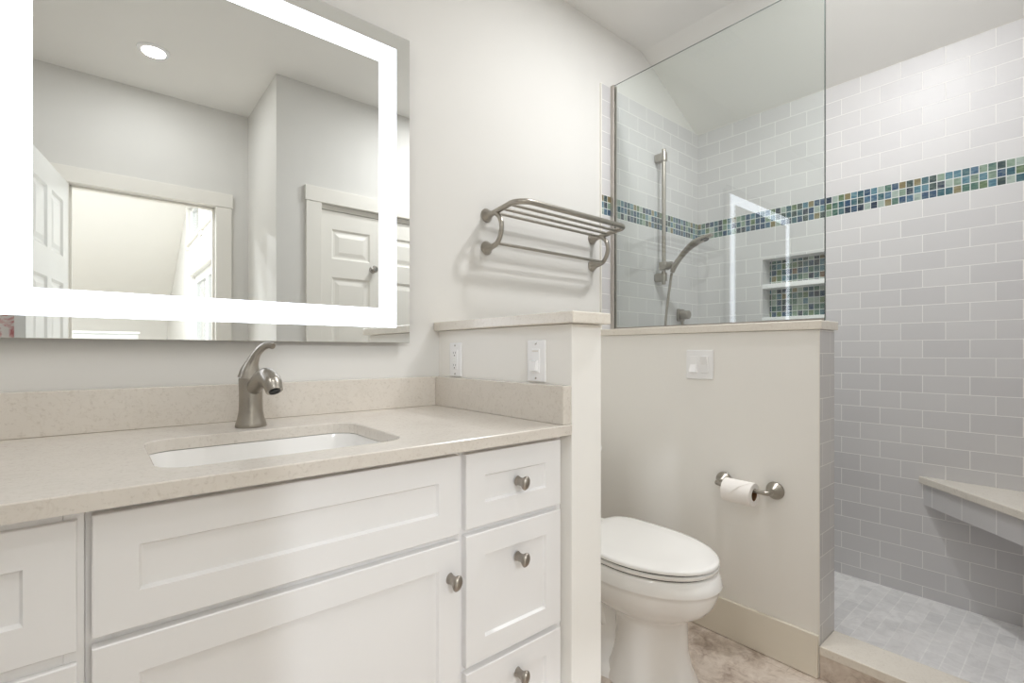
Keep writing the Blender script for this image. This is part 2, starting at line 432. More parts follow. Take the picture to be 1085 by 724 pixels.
bm = B(); box(bm, x0-.012, x1+.010, y0-.010, YA-.010, ZC-.03, ZC, .003); struct(make('trim_4', bm, 'cap'))
# shower curb: slab over a stone riser
bm = B(); box(bm, x0, x1-.012, YC+.008, y0-.001, 0, .077, mi=1); box(bm, x0-.004, x1-.004, YC+.009, y0-.0005, .078, .108, .003)
struct(make('trim_5', bm, ['cap', 'riser']))
# baseboards
bm = B(); box(bm, x0-.013, x0-.0005, y0+.001, YA-.001, .001, .143, .003); struct(make('baseboard_right', bm, 'base'))
bm = B(); box(bm, P1[1]+.001, x0-.014, YA-.013, YA-.0005, .001, .143, .003); struct(make('baseboard_back', bm, 'base'))
bm = B(); box(bm, XJ+.013, CX0-.095, YC+.0005, YC+.013, .001, .143, .003); struct(make('baseboard_front', bm, 'base'))
bm = B(); box(bm, XJ-.013, XJ-.0005, YE+.02, YC+.012, .001, .143, .003); struct(make('baseboard_return', bm, 'base'))
# casings (seen in the mirror)
def casing(name, xa, xb, zt, y, w, s=1):
    bm = B()
    for a, b in ((xa-w, xa), (xb, xb+w)): box(bm, a, b, y, y+s*.018, .001, zt, .002)
    box(bm, xa-w-.006, xb+w+.006, y, y+s*.022, zt+.0005, zt+w, .002)
    return struct(make(name, bm, 'trim'))
casing('trim_6', DX0, DX1, DZ, YE+.0005, .088)
bm = B()
for a, b in ((DX0-.001, DX0+.012), (DX1-.012, DX1+.001)): box(bm, a, b, YE-.075, YE-.035, .001, DZ-.001, .003)
box(bm, DX0, DX1, YE-.075, YE-.035, DZ-.013, DZ-.0005, .003); struct(make('trim_7', bm, 'trim'))
casing('trim_8', CX0, CX1, CZ, YC+.0005, .088)

# entry door: six-panel leaf swung into the bathroom
six = lambda w, h: [(a, b, c*h, d*h) for a, b in ((.13*w+.01, .45*w), (.55*w, .87*w-.01)) for c, d in ((.055, .34), (.435, .72), (.79, .94))]
lw, lh = .69, 1.985
bm = leaf(lw, lh, six(lw, lh))
door = bpy.data.objects.new('door_1', None); C.objects.link(door); struct(door)
door.location = (DX0-.002, YE+.028, .008); door.rotation_euler = (0, 0, math.radians(99))
bmesh.ops.recalc_face_normals(bm, faces=bm.faces); me = bpy.data.meshes.new('leaf'); bm.to_mesh(me); bm.free(); link('leaf', me, 'door', door)
bm = B()
for s, y in ((-1, 0), (1, .036)):
    lathe(bm, [(.001, 0), (.03, 0), (.03, .006), (.012, .009), (.011, .035), (.027, .045), (.029, .056), (.02, .066), (.001, .067)], (lw-.06, y, .93), (0, s, 0))
me = bpy.data.meshes.new('door_knob'); bm.to_mesh(me); bm.free(); link('door_knob', me, 'nickel', door, True, 40)
# closet bifold leaves
door = bpy.data.objects.new('door_2', None); C.objects.link(door); struct(door); door.location = (CX0+.004, YC-.052, .012)
cw = .3755
for i in range(2):
    h = 1.912
    bm = leaf(cw, h, [(.066, cw-.066, .16, .70), (.066, cw-.066, .86, 1.515), (.066, cw-.066, 1.625, 1.805)])
    bmesh.ops.translate(bm, vec=(i*(cw+.003), 0, 0), verts=bm.verts)
    bmesh.ops.recalc_face_normals(bm, faces=bm.faces); me = bpy.data.meshes.new('leaf'); bm.to_mesh(me); bm.free(); lf = link('leaf', me, 'trim', door)
    if i == 0:
        bm = B(); lathe(bm, [(.001, 0), (.022, 0), (.021, .004), (.010, .008), (.009, .018), (.019, .026), (.022, .036), (.016, .044), (.001, .046)], (cw-.05, .036, 1.585), (0, 1, 0))
        bmesh.ops.recalc_face_normals(bm, faces=bm.faces); me = bpy.data.meshes.new('knob'); bm.to_mesh(me); bm.free(); link('knob', me, 'chrome', lf, True, 40)
bm = B(); box(bm, CX0+.001, CX1-.001, YC-.065, YC-.01, CZ-.028, CZ-.001, .002); struct(make('trim_9', bm, 'dark' if False else 'trim'))

# ------------------------------------------------------------------ the room beyond the doorway (seen in the mirror)
RX0, RX1, RY0, RY1 = -3.4, .90, -7.4, YE-.121
bm = B(); box(bm, RX0, RX1, RY0, RY1, -.05, 0); struct(make('floor_bedroom', bm, 'wood'))
SL = .53; zc = lambda y: 3.03 - SL*(-4.9-y)
bm = B(); RY = -3.2
prof = [(RY0-.1, zc(RY0-.1)), (RY, zc(RY)), (RY1, zc(RY)), (RY1, zc(RY)+.1), (RY, zc(RY)+.1), (RY0-.1, zc(RY0-.1)+.1)]
rings(bm, [[(RX0-.1, y, z) for y, z in prof], [(RX1+.12, y, z) for y, z in prof]]); struct(make('ceiling_bedroom', bm, 'ceiling'))
bm = B(); box(bm, RX0-.1, RX1+.12, RY0-.1, RY0, 0, 2.0); struct(make('wall_bedroom_far', bm, 'wall'))
bm = B(); box(bm, RX0-.1, RX0, RY0, RY1, 0, 4.1); struct(make('wall_bedroom_left', bm, 'wall'))
bm = B(); box(bm, RX0, RX1+.12, RY1, RY1+.01, H-.2, 4.1); box(bm, RX0, XL-.1, RY1, RY1+.1, 0, 4.1); box(bm, XJ+.12, RX1+.12, RY1, RY1+.1, 0, 4.1); struct(make('wall_bedroom_near', bm, 'wall'))
holes = [(-4.72, -3.72, 2.50, 2.95), (-3.55, -2.45, 2.50, 3.55), (-4.38, -2.6, 0.02, 2.03)]
bm = B(); holed(bm, 'x', RX1, RX1+.12, RY0, RY1, 0, 4.1, holes); struct(make('wall_bedroom_right', bm, 'wall'))
for i, (a, b, c, d) in enumerate(holes):
    nm = ['window_1', 'window_2', 'door_3'][i]
    w = bpy.data.objects.new(nm, None); C.objects.link(w); struct(w); w.location = (RX1, (a+b)/2, c)
    fr = .045 if i < 2 else .10
    bm = B()
    for p, q in ((a+.001, a+fr), (b-fr, b-.001)): box(bm, RX1+.03, RX1+.08, p, q, c+.001, d-.001, .003)
    for p, q in ((c+.001, c+fr), (d-fr, d-.001)): box(bm, RX1+.031, RX1+.079, a+fr-.002, b-fr+.002, p, q, .002)
    if i == 2: box(bm, RX1+.03, RX1+.08, (a+b)/2-.09, (a+b)/2+.09, c+fr-.002, d-fr+.002, .003)
    make('frame', bm, 'door', w)
    bm = B(); box(bm, RX1+.052, RX1+.058, a+fr-.01, b-fr+.01, c+fr-.01, d-fr+.01); make('pane', bm, 'wglass', w)
    bm = B(); e = .09
    for p, q in ((a-e, a), (b, b+e)): box(bm, RX1-.02, RX1-.0005, p, q, max(c-e, .001) if i < 2 else .001, d, .002)
    box(bm, RX1-.024, RX1-.0005, a-e-.01, b+e+.01, d+.0005, d+e, .002)
    if i < 2: box(bm, RX1-.03, RX1-.0005, a-e-.01, b+e+.01, c-.04, c-.0005, .002)
    make('casing', bm, 'trim', w)
bm = B(); box(bm, RX1+.13, 30, -30, 20, -.3, -.25); struct(make('ground', bm, 'lawn'))

# ------------------------------------------------------------------ lamps
def lamp(x, y, wt, label):
    t = thing('recessed_light', label, 'ceiling light', (x, y, H), 0, None)
    bm = B(); lathe(bm, [(.050, -.004), (.054, -.009), (.070, -.006), (.072, -.0005), (.050, -.0005)], (x, y, H), n=40)
    make('trim_ring', bm, 'plastic', t, True)
    bm = B(); lathe(bm, [(.001, -.0045), (.0485, -.0045), (.0485, -.001), (.001, -.001)], (x, y, H), n=40); make('lens', bm, 'lens', t)
    l = bpy.data.lights.new('lamp', 'AREA'); l.shape = 'DISK'; l.size = .10; l.energy = wt; l.color = LAMP_COL
    o = bpy.data.objects.new('lamp', l); C.objects.link(o); o.parent = t; o.location = (0, 0, -.012)
LL = ['round white recessed ceiling light reflected at top left of the mirror', 
      'round white recessed ceiling light in front of the toilet', 'unseen ceiling light added over the shower curb to brighten the shower', 'unseen ceiling light added near the left wall to brighten the room']
for (x, y, w), lb in zip(LAMPS, LL): lamp(x, y, w, lb)

for bx, by, lb in ((-.9, -2.6, 'unseen bedroom ceiling light added for brightness, nearest the doorway'), (-.9, -4.3, 'unseen bedroom ceiling light added for brightness, deepest in the room'), (-2.6, -3.4, 'unseen bedroom ceiling light added for brightness, on the side away from the windows')):  # unseen lamps added to brighten the bedroom and the cabinet fronts
    zz = min(zc(by), zc(RY)); t = thing('recessed_light', lb, 'ceiling light', (bx, by, zz)); rot = math.atan(SL) if by < RY else 0; t.rotation_euler = (rot, 0, 0)
    bm = B(); lathe(bm, [(.062, -.004), (.066, -.009), (.086, -.006), (.088, -.0005), (.062, -.0005)], (0, 0, 0), n=32); bmesh.ops.transform(bm, matrix=parent_inv(t).inverted(), verts=bm.verts); make('trim_ring', bm, 'plastic', t, True)
    bm = B(); lathe(bm, [(.001, -.0045), (.0605, -.0045), (.0605, -.001), (.001, -.001)], (0, 0, 0), n=32); bmesh.ops.transform(bm, matrix=parent_inv(t).inverted(), verts=bm.verts); make('lens', bm, 'lens', t)
    l = bpy.data.lights.new('lamp', 'AREA'); l.shape = 'DISK'; l.size = .16; l.energy = BEDROOM_WATTS; l.color = (.91, .955, 1)
    o = bpy.data.objects.new('lamp', l); C.objects.link(o); o.parent = t; o.location = (0, 0, -.012)

# ------------------------------------------------------------------ VANITY
YF = .890                        # plane of the drawer and door fronts
def knob(parent, x, z, y=YF):
    bm = B()
    lathe(bm, [(.0005, 0), (.0095, 0), (.009, .003), (.0078, .008), (.008, .018), (.0105, .024), (.0128, .0285), (.0133, .032), (.011, .0355), (.006, .0375), (.0005, .038)],
          (x, y, z), (0, -1, 0), 28, .85, 1.25, up=(1, 0, 0))
    R = Matrix.Translation((x, y, z)) @ Matrix.Rotation(math.radians(18), 4, 'Y') @ Matrix.Translation((-x, -y, -z))
    bmesh.ops.transform(bm, matrix=R, verts=bm.verts)
    return make('knob', bm, 'nickel2', parent, True, 60)
def cabinet(label, xa, xb, yface, fronts, stile=.03):
    t = thing('vanity_cabinet', label, 'cabinet', ((xa+xb)/2, YA-.25, 0), 0, 'vanity base cabinets')
    zt = ZCT-.0275
    bm = B()
    for a, b in ((xa, xa+.016), (xb-.016, xb)): box(bm, a, b, yface+.019, YA-.004, .1, zt)
    box(bm, xa+.016, xb-.016, yface+.019, YA-.004, .1, .118); box(bm, xa+.016, xb-.016, YA-.012, YA-.004, .118, zt)
    make('carcass', bm, 'cab', t)
    bm = B()
    for a, b in ((xa, xa+stile), (xb-stile, xb)): box(bm, a, b, yface, yface+.018, .1, zt, .001)
    zz = sorted({f[3] for f in fronts} | {f[4] for f in fronts}, reverse=True)
    box(bm, xa+stile, xb-stile, yface, yface+.018, zt-.03, zt, .001); box(bm, xa+stile, xb-stile, yface, yface+.018, .1, .135, .001)
    for z in sorted({round(f[3]-.007, 3) for f in fronts if f[3] > .2}): box(bm, xa+stile, xb-stile, yface, yface+.018, z-.02, z+.02, .001)
    make('face_frame', bm, 'cab', t)
    bm = B(); box(bm, xa, xb, yface+.075, yface+.09, .002, .1, 0); make('toe_kick', bm, 'cab', t)
    for kind, fa, fb, za, zb, kx, kz in fronts:
        bm = B(); shaker(bm, fa, fb, za, zb, YF, yface-YF-.0005); o = make(kind, bm, 'cab', t)
        if kx is not None: knob(o, kx, kz)
    return t
cabinet('white shaker sink base cabinet with false front and one wide door', -.0155, .6075, .909,
        [('false_front', -.0083, .599, .682, .853, None, None), ('door', -.0083, .599, .112, .668, .573, .594)])
cabinet('white three-drawer shaker cabinet beside the white half wall', .6078, .928, .909,
        [('drawer', .616, .9115, .686, .852, .7635, .771), ('drawer', .616, .9115, .382, .672, .7635, .591), ('drawer', .616, .9115, .112, .368, .7635, .315)], .018)
cabinet('white shaker drawer cabinet cut off at the left edge of the picture', -.53, -.0158, .900,
        [('drawer', -.51, -.0235, .672, .850, -.267, .761), ('drawer', -.51, -.0235, .392, .655, -.267, .56), ('drawer', -.51, -.0235, .112, .376, -.267, .30)], .022)

# countertop with sink cut-out
SX0, SX1, SY0, SY1, SR = .070, .510, .955, 1.290, .055
def rrect(x0, x1, y0, y1, r, z, n=6):
    out = []
    for cx, cy, a0 in ((x1-r, y1-r, 0), (x0+r, y1-r, 90), (x0+r, y0+r, 180), (x1-r, y0+r, 270)):
        for i in range(n+1):
            a = math.radians(a0+90*i/n); out.append((cx+r*math.cos(a), cy+r*math.sin(a), z))
    return out
ct = thing('countertop', 'beige quartz countertop with backsplash over the white vanity', 'countertop', (.2, 1.2, ZCT-.026))
CL, CR, CF, CBk = -.53, .930, .868, YA-.002
bm = B()
def hole_face(z, outer_off):
    inner = [bm.verts.new(p) for p in rrect(SX0-outer_off, SX1+outer_off, SY0-outer_off, SY1+outer_off, SR, z)]
    return inner
zt, zb = ZCT, ZCT-.026
def plate(z, ins):
    o = [bm.verts.new(p) for p in ((CR, CBk, z), (CL, CBk, z), (CL, CF+ins, z), (CR, CF+ins, z))]
    inn = [bm.verts.new(p) for p in rrect(SX0-ins, SX1+ins, SY0-ins, SY1+ins, SR, z)]
    n = 7
    for q in range(4):
        seg = inn[q*n:(q+1)*n]
        for i in range(n-1): bm.faces.new((o[q], seg[i], seg[i+1]))
        nx = inn[((q+1) % 4)*n]; bm.faces.new((o[q], seg[-1], nx, o[(q+1) % 4]))
    return o, inn
oT, iT = plate(zt, .002); oB, iB = plate(zb, 0.0)
o2 = [bm.verts.new(p) for p in ((CR, CBk, zt-.002), (CL, CBk, zt-.002), (CL, CF, zt-.002), (CR, CF, zt-.002))]
i2 = [bm.verts.new(p) for p in rrect(SX0, SX1, SY0, SY1, SR, zt-.002)]
for a, b in ((oT, o2), (o2, oB), (iT, i2), (i2, iB)):
    k = len(a)
    for i in range(k): bm.faces.new((a[i], a[(i+1) % k], b[(i+1) % k], b[i]))
make('slab', bm, 'quartz', ct)
ZS = .991; SF = 1.489; SXF = .902
bm = B(); box(bm, CL, SXF-.0005, SF, YA-.002, ZCT+.0003, ZS, .0015); make('backsplash', bm, 'quartz', ct)
bm = B(); box(bm, SXF, P1[0]-.001, P1[2]+.002, YA-.002, ZCT+.0003, ZS, .0015); make('side_splash', bm, 'quartz', ct)

# undermount sink
bm = B(); zr = ZCT-.0275
def rr(i, z, r): return rrect(SX0+i, SX1-i, SY0+i, SY1-i, max(r, .02), z)
R = [rr(-.022, zr, SR+.02), rr(-.001, zr, SR), rr(.004, zr-.02, SR), rr(.010, zr-.09, SR), rr(.03, zr-.125, SR), rr(.09, zr-.138, .05), rr(.145, zr-.142, .02),
     rr(.145, zr-.152, .02), rr(.09, zr-.149, .05), rr(.022, zr-.135, SR), rr(-.002, zr-.09, SR), rr(-.010, zr-.02, SR), rr(-.022, zr-.012, SR+.02)]
rings(bm, R, cap=False, closed=True)
V = B(); bm2 = bm
f1 = rr(.145, zr-.142, .02); f2 = rr(.145, zr-.152, .02)
bm.faces.new([bm.verts.new(p) for p in f1]); bm.faces.new([bm.verts.new(p) for p in f2]); V.free()
bmesh.ops.remove_doubles(bm, verts=bm.verts, dist=1e-5)
sink = thing('sink', 'white rectangular undermount sink set in the beige countertop', 'sink', ((SX0+SX1)/2, (SY0+SY1)/2, zr-.152))
make('basin', bm, 'porcelain', sink, True, 50)
bm = B(); lathe(bm, [(.001, .0), (.021, .0), (.022, .003), (.016, .004), (.014, .002), (.001, .002)], ((SX0+SX1)/2, (SY0+SY1)/2, zr-.1415)); make('drain', bm, 'chrome', sink, True)

# faucet
FX, FY, FZ = .291, 1.365, ZCT
fa = thing('faucet', 'brushed nickel single-handle faucet behind the sink', 'faucet', (FX, FY, FZ))
bm = B()
lathe(bm, [(.001, .0005), (.035, .0005), (.036, .004), (.0345, .010), (.0305, .022), (.0275, .04), (.0265, .07), (.0272, .10), (.0278, .118), (.0272, .122), (.001, .1225)], (FX, FY, FZ), n=40)
make('body', bm, 'nickel', fa, True, 50)
a = math.radians(12); dx, dy = math.sin(a), -math.cos(a)
def fp(f, z, s=0): return (FX+dx*f - dy*s, FY+dy*f + dx*s, FZ+z)
bm = B(); path = smooth_path([fp(.008, .090), fp(.040, .112), fp(.076, .126), fp(.106, .116), fp(.121, .094)], 7)
tube(bm, path, [(.016, .018), (.019, .019), (.022, .020), (.0235, .0215), (.0215, .0215), (.0185, .0185)], 24, flat=(0, 0, 1)); make('spout', bm, 'nickel', fa, True, 60)
bm = B(); e = (Vector(path[-1])-Vector(path[-2])).normalized(); lathe(bm, [(.001, -.002), (.0125, -.002), (.0125, .0022), (.009, .0024), (.009, .001), (.001, .001)], path[-1], e, 24); make('aerator', bm, 'dark', fa, True)
a = math.radians(38); dx, dy = math.sin(a), -math.cos(a)
bm = B(); path = smooth_path([fp(-.004, .1235), fp(-.002, .140), fp(.004, .160), fp(.016, .182), fp(.033, .198), fp(.050, .204), fp(.064, .201)], 6)
tube(bm, path, [.0272, .0225, .0145, .0105, .0092, .0080, .0075], 24); make('handle', bm, 'nickel', fa, True, 60)

# lighted mirror
MX0, MX1, MZ0, MZ1, MY = -.222, .800, 1.108, 2.125, 1.488
mi = thing('lighted_mirror', 'large square mirror with a glowing frosted light border on the wall', 'mirror', ((MX0+MX1)/2, YA, MZ0))
bm = B(); box(bm, MX0, MX1, MY, MY+.005, MZ0, MZ1, .0008, seg=1); make('mirror_glass', bm, 'mirror', mi)
bm = B(); box(bm, MX0+.02, MX1-.02, MY+.0055, YA-.001, MZ0+.02, MZ1-.02); make('backing', bm, 'chrome', mi)
bm = B(); m1, m2 = .0495, .1105
def mr(i, y): return [(MX0+i, y, MZ0+i), (MX1-i, y, MZ0+i), (MX1-i, y, MZ1-i), (MX0+i, y, MZ1-i)]
rings(bm, [mr(m1, MY-.0002), mr(m1, MY-.0008), mr(m2, MY-.0008), mr(m2, MY-.0002)], cap=False, closed=True); make('light_band', bm, 'band', mi)

# ------------------------------------------------------------------ outlet and switches
def plate_base(name, label, cat, face, n, yc, zc, wy):
    """cover plate on a wall facing -x, at x=face"""
    t = thing(name, label, cat, (face, yc, zc))
    bm = B(); box(bm, face-.006, face-.0005, yc-wy/2, yc+wy/2, zc-.0575, zc+.0575, .003); make('cover_plate', bm, 'plastic', t)
    return t
def screws(t, face, ys, zs):
    for y in ys:
        for z in zs:
            bm = B(); lathe(bm, [(.0003, 0), (.003, 0), (.0028, .0012), (.0003, .0014)], (face-.006, y, z), (-1, 0, 0), 16); make('screw', bm, 'chrome', t, True)
def rocker(t, face, y, z, tilt, tall=.066, wid=.033, name='rocker'):
    bm = B(); box(bm, face-.0085, face-.006, y-wid/2, y+wid/2, z-tall/2, z+tall/2, .001); q = make('bezel', bm, 'plastic', t)
    bm = B(); w2 = wid/2-.003; h2 = tall/2-.003
    xa, xb = (face-.0090, face-.0185) if tilt > 0 else (face-.0175, face-.0095)
    pr = [(face-.008, z-h2), (xb, z-h2), (face-.0105, z), (xa, z+h2), (face-.008, z+h2)]
    rings(bm, [[(x, y-w2, zz) for x, zz in pr], [(x, y+w2, zz) for x, zz in pr]]); make(name, bm, 'plastic', t)
t = plate_base('electrical_outlet', 'white outlet in the corner beside the mirror, above the side splash', 'outlet', P1[0], 1, 1.404, 1.051, .071)
bm = B(); box(bm, P1[0]-.0085, P1[0]-.006, 1.404-.0165, 1.404+.0165, 1.051-.033, 1.051+.033, .001); make('receptacle', bm, 'plastic', t)
for dz in (-.021, .021):
    bm = B()
    for dy in (-.0062, .0062): box(bm, P1[0]-.0087, P1[0]-.0083, 1.404+dy-.0008, 1.404+dy+.0008, 1.051+dz-.001, 1.051+dz+.006)
    box(bm, P1[0]-.0087, P1[0]-.0083, 1.404-.0022, 1.404+.0022, 1.051+dz-.0085, 1.051+dz-.0045); make('slots', bm, 'dark', t)
for dz in (-.0045, .0045):
    bm = B(); box(bm, P1[0]-.0095, P1[0]-.0084, 1.404-.009, 1.404+.009, 1.051+dz-.003, 1.051+dz+.003, .0005); make('button', bm, 'door', t)
screws(t, P1[0], [1.404], [1.051-.048, 1.051+.048])
t = plate_base('light_switch', 'white single light switch near the free end of the vanity half wall', 'light switch', P1[0], 1, 1.000, 1.053, .074)
bm = B(); box(bm, P1[0]-.0085, P1[0]-.006, 1.0-.0165, 1.0+.0165, 1.053-.033, 1.053+.033, .001); make('bezel', bm, 'plastic', t)
bm = B(); zz = 1.053
pr = [(P1[0]-.0083, zz-.029), (P1[0]-.021, zz-.027), (P1[0]-.019, zz+.000), (P1[0]-.0083, zz+.002)]
rings(bm, [[(x, 1.0-.0125, q) for x, q in pr], [(x, 1.0+.0125, q) for x, q in pr]]); make('paddle', bm, 'plastic', t)
bm = B(); box(bm, P1[0]-.0092, P1[0]-.0084, 1.0-.012, 1.0+.012, zz+.026, zz+.0285); make('indicator', bm, 'cap', t)
screws(t, P1[0], [1.0], [1.053-.048, 1.053+.048])
t = plate_base('light_switch', 'white double rocker switch plate on the half wall above the paper holder', 'light switch', P2[0], 2, 1.0105, 1.027, .114)
rocker(t, P2[0], 1.0105+.023, 1.027, 1); rocker(t, P2[0], 1.0105-.023, 1.027, -1)

# ------------------------------------------------------------------ towel rack
tr = thing('towel_rack', 'brushed nickel hotel-style towel shelf on the wall over the half wall', 'towel rack', (1.453, YA, 1.478))
ZR, ZL = 1.604, 1.478
for x in (1.145, 1.761):
    for z in (ZR, ZL):
        bm = B(); lathe(bm, [(.001, -.0008), (.0265, -.0008), (.0265, -.004), (.0235, -.009), (.0165, -.020), (.0115, -.032), (.0095, -.045), (.001, -.046)], (x, YA, z), (0, 1, 0)); make('wall_post', bm, 'nickel', tr, True, 50)
bm = B(); rc = .055; yf = 1.312; zf = ZR+.014
pth = [(1.145, YA-.040, ZR)]
for s in range(0, 7): pth.append((1.145, YA-.055-(YA-.055-yf-rc)*s/6, ZR+.002+(.012)*s/6))
for s in range(1, 9):
    a = PI/2*s/8; pth.append((1.145+rc-rc*math.cos(a), yf+rc-rc*math.sin(a), zf))
for s in range(0, 9):
    a = PI/2*s/8; pth.append((1.761-rc+rc*math.sin(a), yf+rc-rc*math.cos(a), zf))
for s in range(6, -1, -1): pth.append((1.761, YA-.055-(YA-.055-yf-rc)*s/6, ZR+.002+(.012)*s/6))
pth.append((1.761, YA-.040, ZR))
tube(bm, pth, .0105, 18); make('shelf_frame', bm, 'nickel', tr, True, 60)
for y, z in ((1.470, ZR+.002), (1.421, ZR+.006), (1.372, ZR+.010)):
    bm = B(); tube(bm, [(1.147, y, z), (1.759, y, z)], .0058, 14); make('shelf_bar', bm, 'nickel', tr, True, 60)
for x in (1.145, 1.761):
    bm = B(); tube(bm, smooth_path([(x, 1.462, ZR+.001), (x, 1.434, 1.580), (x, 1.423, 1.545), (x, 1.432, 1.510), (x, 1.452, 1.486), (x, 1.480, ZL)], 7), [.0095, .0095, .0092, .0092, .0098, .0102], 16); make('side_arm', bm, 'nickel', tr, True, 60)
bm = B(); tube(bm, [(1.147, 1.449, 1.486), (1.759, 1.449, 1.486)], .0062, 14); make('towel_bar', bm, 'nickel', tr, True, 60)

# ------------------------------------------------------------------ toilet
TX = 1.408
def egg(z, yf, yb, hw, yw=None, n=56, e=2.0, eb=None, x=TX):
    yw = yf+(yb-yf)*.52 if yw is None else yw; out = []
    for i in range(n):
        a = 2*PI*i/n; cs, sn = math.cos(a), math.sin(a)
        ex = e if sn < 0 else (eb or 3.2)
        px = math.copysign(abs(cs)**(2/ex), cs)*hw; L = (yw-yf) if sn < 0 else (yb-yw)
        out.append((x+px, yw+math.copysign(abs(sn)**(2/ex), sn)*L, z))
    return out
to = thing('toilet', 'white elongated toilet with closed lid between the two half walls', 'toilet', (TX, 1.1, 0))
bm = B()
rings(bm, [egg(.002, .800, 1.10, .135, eb=2.6), egg(.02, .803, 1.10, .132, eb=2.6), egg(.06, .825, 1.08, .121, eb=2.6), egg(.12, .838, 1.06, .113, eb=2.6), egg(.215, .838, 1.06, .113, eb=2.6), egg(.235, .830, 1.08, .120, eb=2.6), egg(.245, .815, 1.12, .132),
           egg(.257, .790, 1.20, .150), egg(.275, .766, 1.25, .167), egg(.296, .750, 1.26, .179), egg(.317, .741, 1.26, .186), egg(.338, .735, 1.25, .1905), egg(.350, .733, 1.25, .1915), egg(.3535, .727, 1.25, .1955), egg(.358, .726, 1.25, .196),
           egg(.380, .733, 1.25, .190), egg(.394, .740, 1.24, .185), egg(.398, .746, 1.235, .180), egg(.398, .82, 1.18, .12)])
make('bowl', bm, 'porcelain', to, True, 60)
bm = B(); rings(bm, [egg(.001, .95, 1.36, .135, eb=4, e=3), egg(.03, .955, 1.36, .130, eb=4, e=3), egg(.05, .97, 1.36, .102, eb=4, e=3), egg(.235, .98, 1.37, .092, eb=5, e=3), egg(.285, 1.0, 1.40, .10, eb=5, e=3), egg(.33, 1.08, 1.45, .130, eb=6, e=4), egg(.398, 1.16, 1.49, .165, eb=8, e=5)]); make('trapway', bm, 'porcelain', to, True, 60)
bm = B(); tube(bm, smooth_path([(TX-.085, 1.30, .20), (TX-.090, 1.22, .27), (TX-.090, 1.14, .26), (TX-.082, 1.08, .15)], 6), [.015, .024, .024, .015], 16); make('trap_relief', bm, 'porcelain', to, True, 60); bm = B(); tube(bm, smooth_path([(TX+.085, 1.30, .20), (TX+.090, 1.22, .27), (TX+.090, 1.14, .26), (TX+.082, 1.08, .15)], 6), [.015, .024, .024, .015], 16); make('trap_relief', bm, 'porcelain', to, True, 60)
bm = B(); rings(bm, [egg(.403, .742, 1.21, .182, eb=5), egg(.405, .738, 1.212, .185, eb=5), egg(.413, .737, 1.212, .1855, eb=5), egg(.415, .741, 1.21, .182, eb=5)]); make('seat', bm, 'porcelain', to, True, 60)
bm = B(); rings(bm, [egg(.396, .748, 1.205, .176, eb=5), egg(.425, .748, 1.205, .176, eb=5)]); make('seat_gap_shade', bm, 'dark', to, True)  # near-black filler: shade of the seat and lid gaps put into the colour
bm = B(); rings(bm, [egg(.4195, .742, 1.222, .180, eb=5), egg(.4215, .737, 1.226, .1855, eb=5), egg(.4285, .736, 1.228, .1855, eb=5), egg(.4325, .740, 1.227, .182, eb=5), egg(.4345, .752, 1.222, .171, eb=5), egg(.4355, .81, 1.18, .125, eb=5), egg(.436, .90, 1.09, .05, eb=5)]); make('lid', bm, 'porcelain', to, True, 60)
for s in (-1, 1):
    bm = B(); tube(bm, [(TX+s*.05, 1.238, .411), (TX+s*.09, 1.238, .411)], .0135, 16); make('hinge', bm, 'porcelain', to, True, 50)
bm = B(); box(bm, TX-.196, TX+.196, 1.332, 1.505, .399, .662, .02, seg=4); make('tank', bm, 'porcelain', to, True, 50)
bm = B(); box(bm, TX-.199, TX+.199, 1.326, 1.509, .663, .690, .008, seg=3); tk = make('tank_lid', bm, 'porcelain', to, True, 50)
bm = B(); lathe(bm, [(.001, -.001), (.012, -.001), (.012, .010), (.001, .011)], (TX-.15, 1.332, .625), (0, -1, 0)); tube(bm, [(TX-.15, 1.318, .625), (TX-.115, 1.314, .622), (TX-.08, 1.314, .616)], [.006, .006, .008], 12); make('flush_lever', bm, 'nickel', to, True, 50)

# ------------------------------------------------------------------ toilet paper holder and roll
ph = thing('toilet_paper_holder', 'brushed nickel paper holder with two posts on the shower half wall', 'toilet paper holder', (P2[0], .82, .585))
XH = 1.755; HZ = .590; HY0, HY1 = .727, .912
for y, s in ((HY0, 1), (HY1, -1)):
    bm = B(); lathe(bm, [(.001, .0008), (.030, .0008), (.031, .004), (.029, .008), (.022, .016), (.014, .026), (.010, .036), (.001, .037)], (P2[0], y, HZ), (-1, 0, 0)); po = make('wall_post', bm, 'nickel', ph, True, 50)
    bm = B(); tube(bm, smooth_path([(P2[0]-.030, y, HZ), (XH+.012, y, HZ), (XH+.002, y+s*.007, HZ), (XH, y+s*.022, HZ), (XH, y+s*.036, HZ)], 6), [.010, .009, .008, .0075, .0075], 16); make('arm', bm, 'nickel', ph, True, 50)
bm = B(); tube(bm, [(XH, HY0+.034, HZ), (XH, HY1-.034, HZ)], .0068, 16); make('roller', bm, 'nickel', ph, True, 50)
RR = .041; RZ = HZ-.0138; RY0, RY1 = .771, .875
rl = thing('toilet_paper_roll', 'roll of white toilet paper hanging on the nickel holder, end folded', 'toilet paper', (XH, .823, RZ-RR))
bm = B(); n = 48; rs = []
for y, r in ((RY0, .0215), (RY0, RR-.001), (RY0+.001, RR), (RY1-.001, RR), (RY1, RR-.001), (RY1, .0215)):
    rs.append([(XH+r*math.cos(2*PI*j/n), y, RZ+r*math.sin(2*PI*j/n)) for j in range(n)])
rings(bm, rs, cap=False, closed=True); make('paper', bm, 'paper', rl, True, 40)
bm = B(); rs = []
for y, r in ((RY0+.0005, .0205), (RY0+.0005, .0214), (RY1-.0005, .0214), (RY1-.0005, .0205)):
    rs.append([(XH+r*math.cos(2*PI*j/n), y, RZ+r*math.sin(2*PI*j/n)) for j in range(n)])
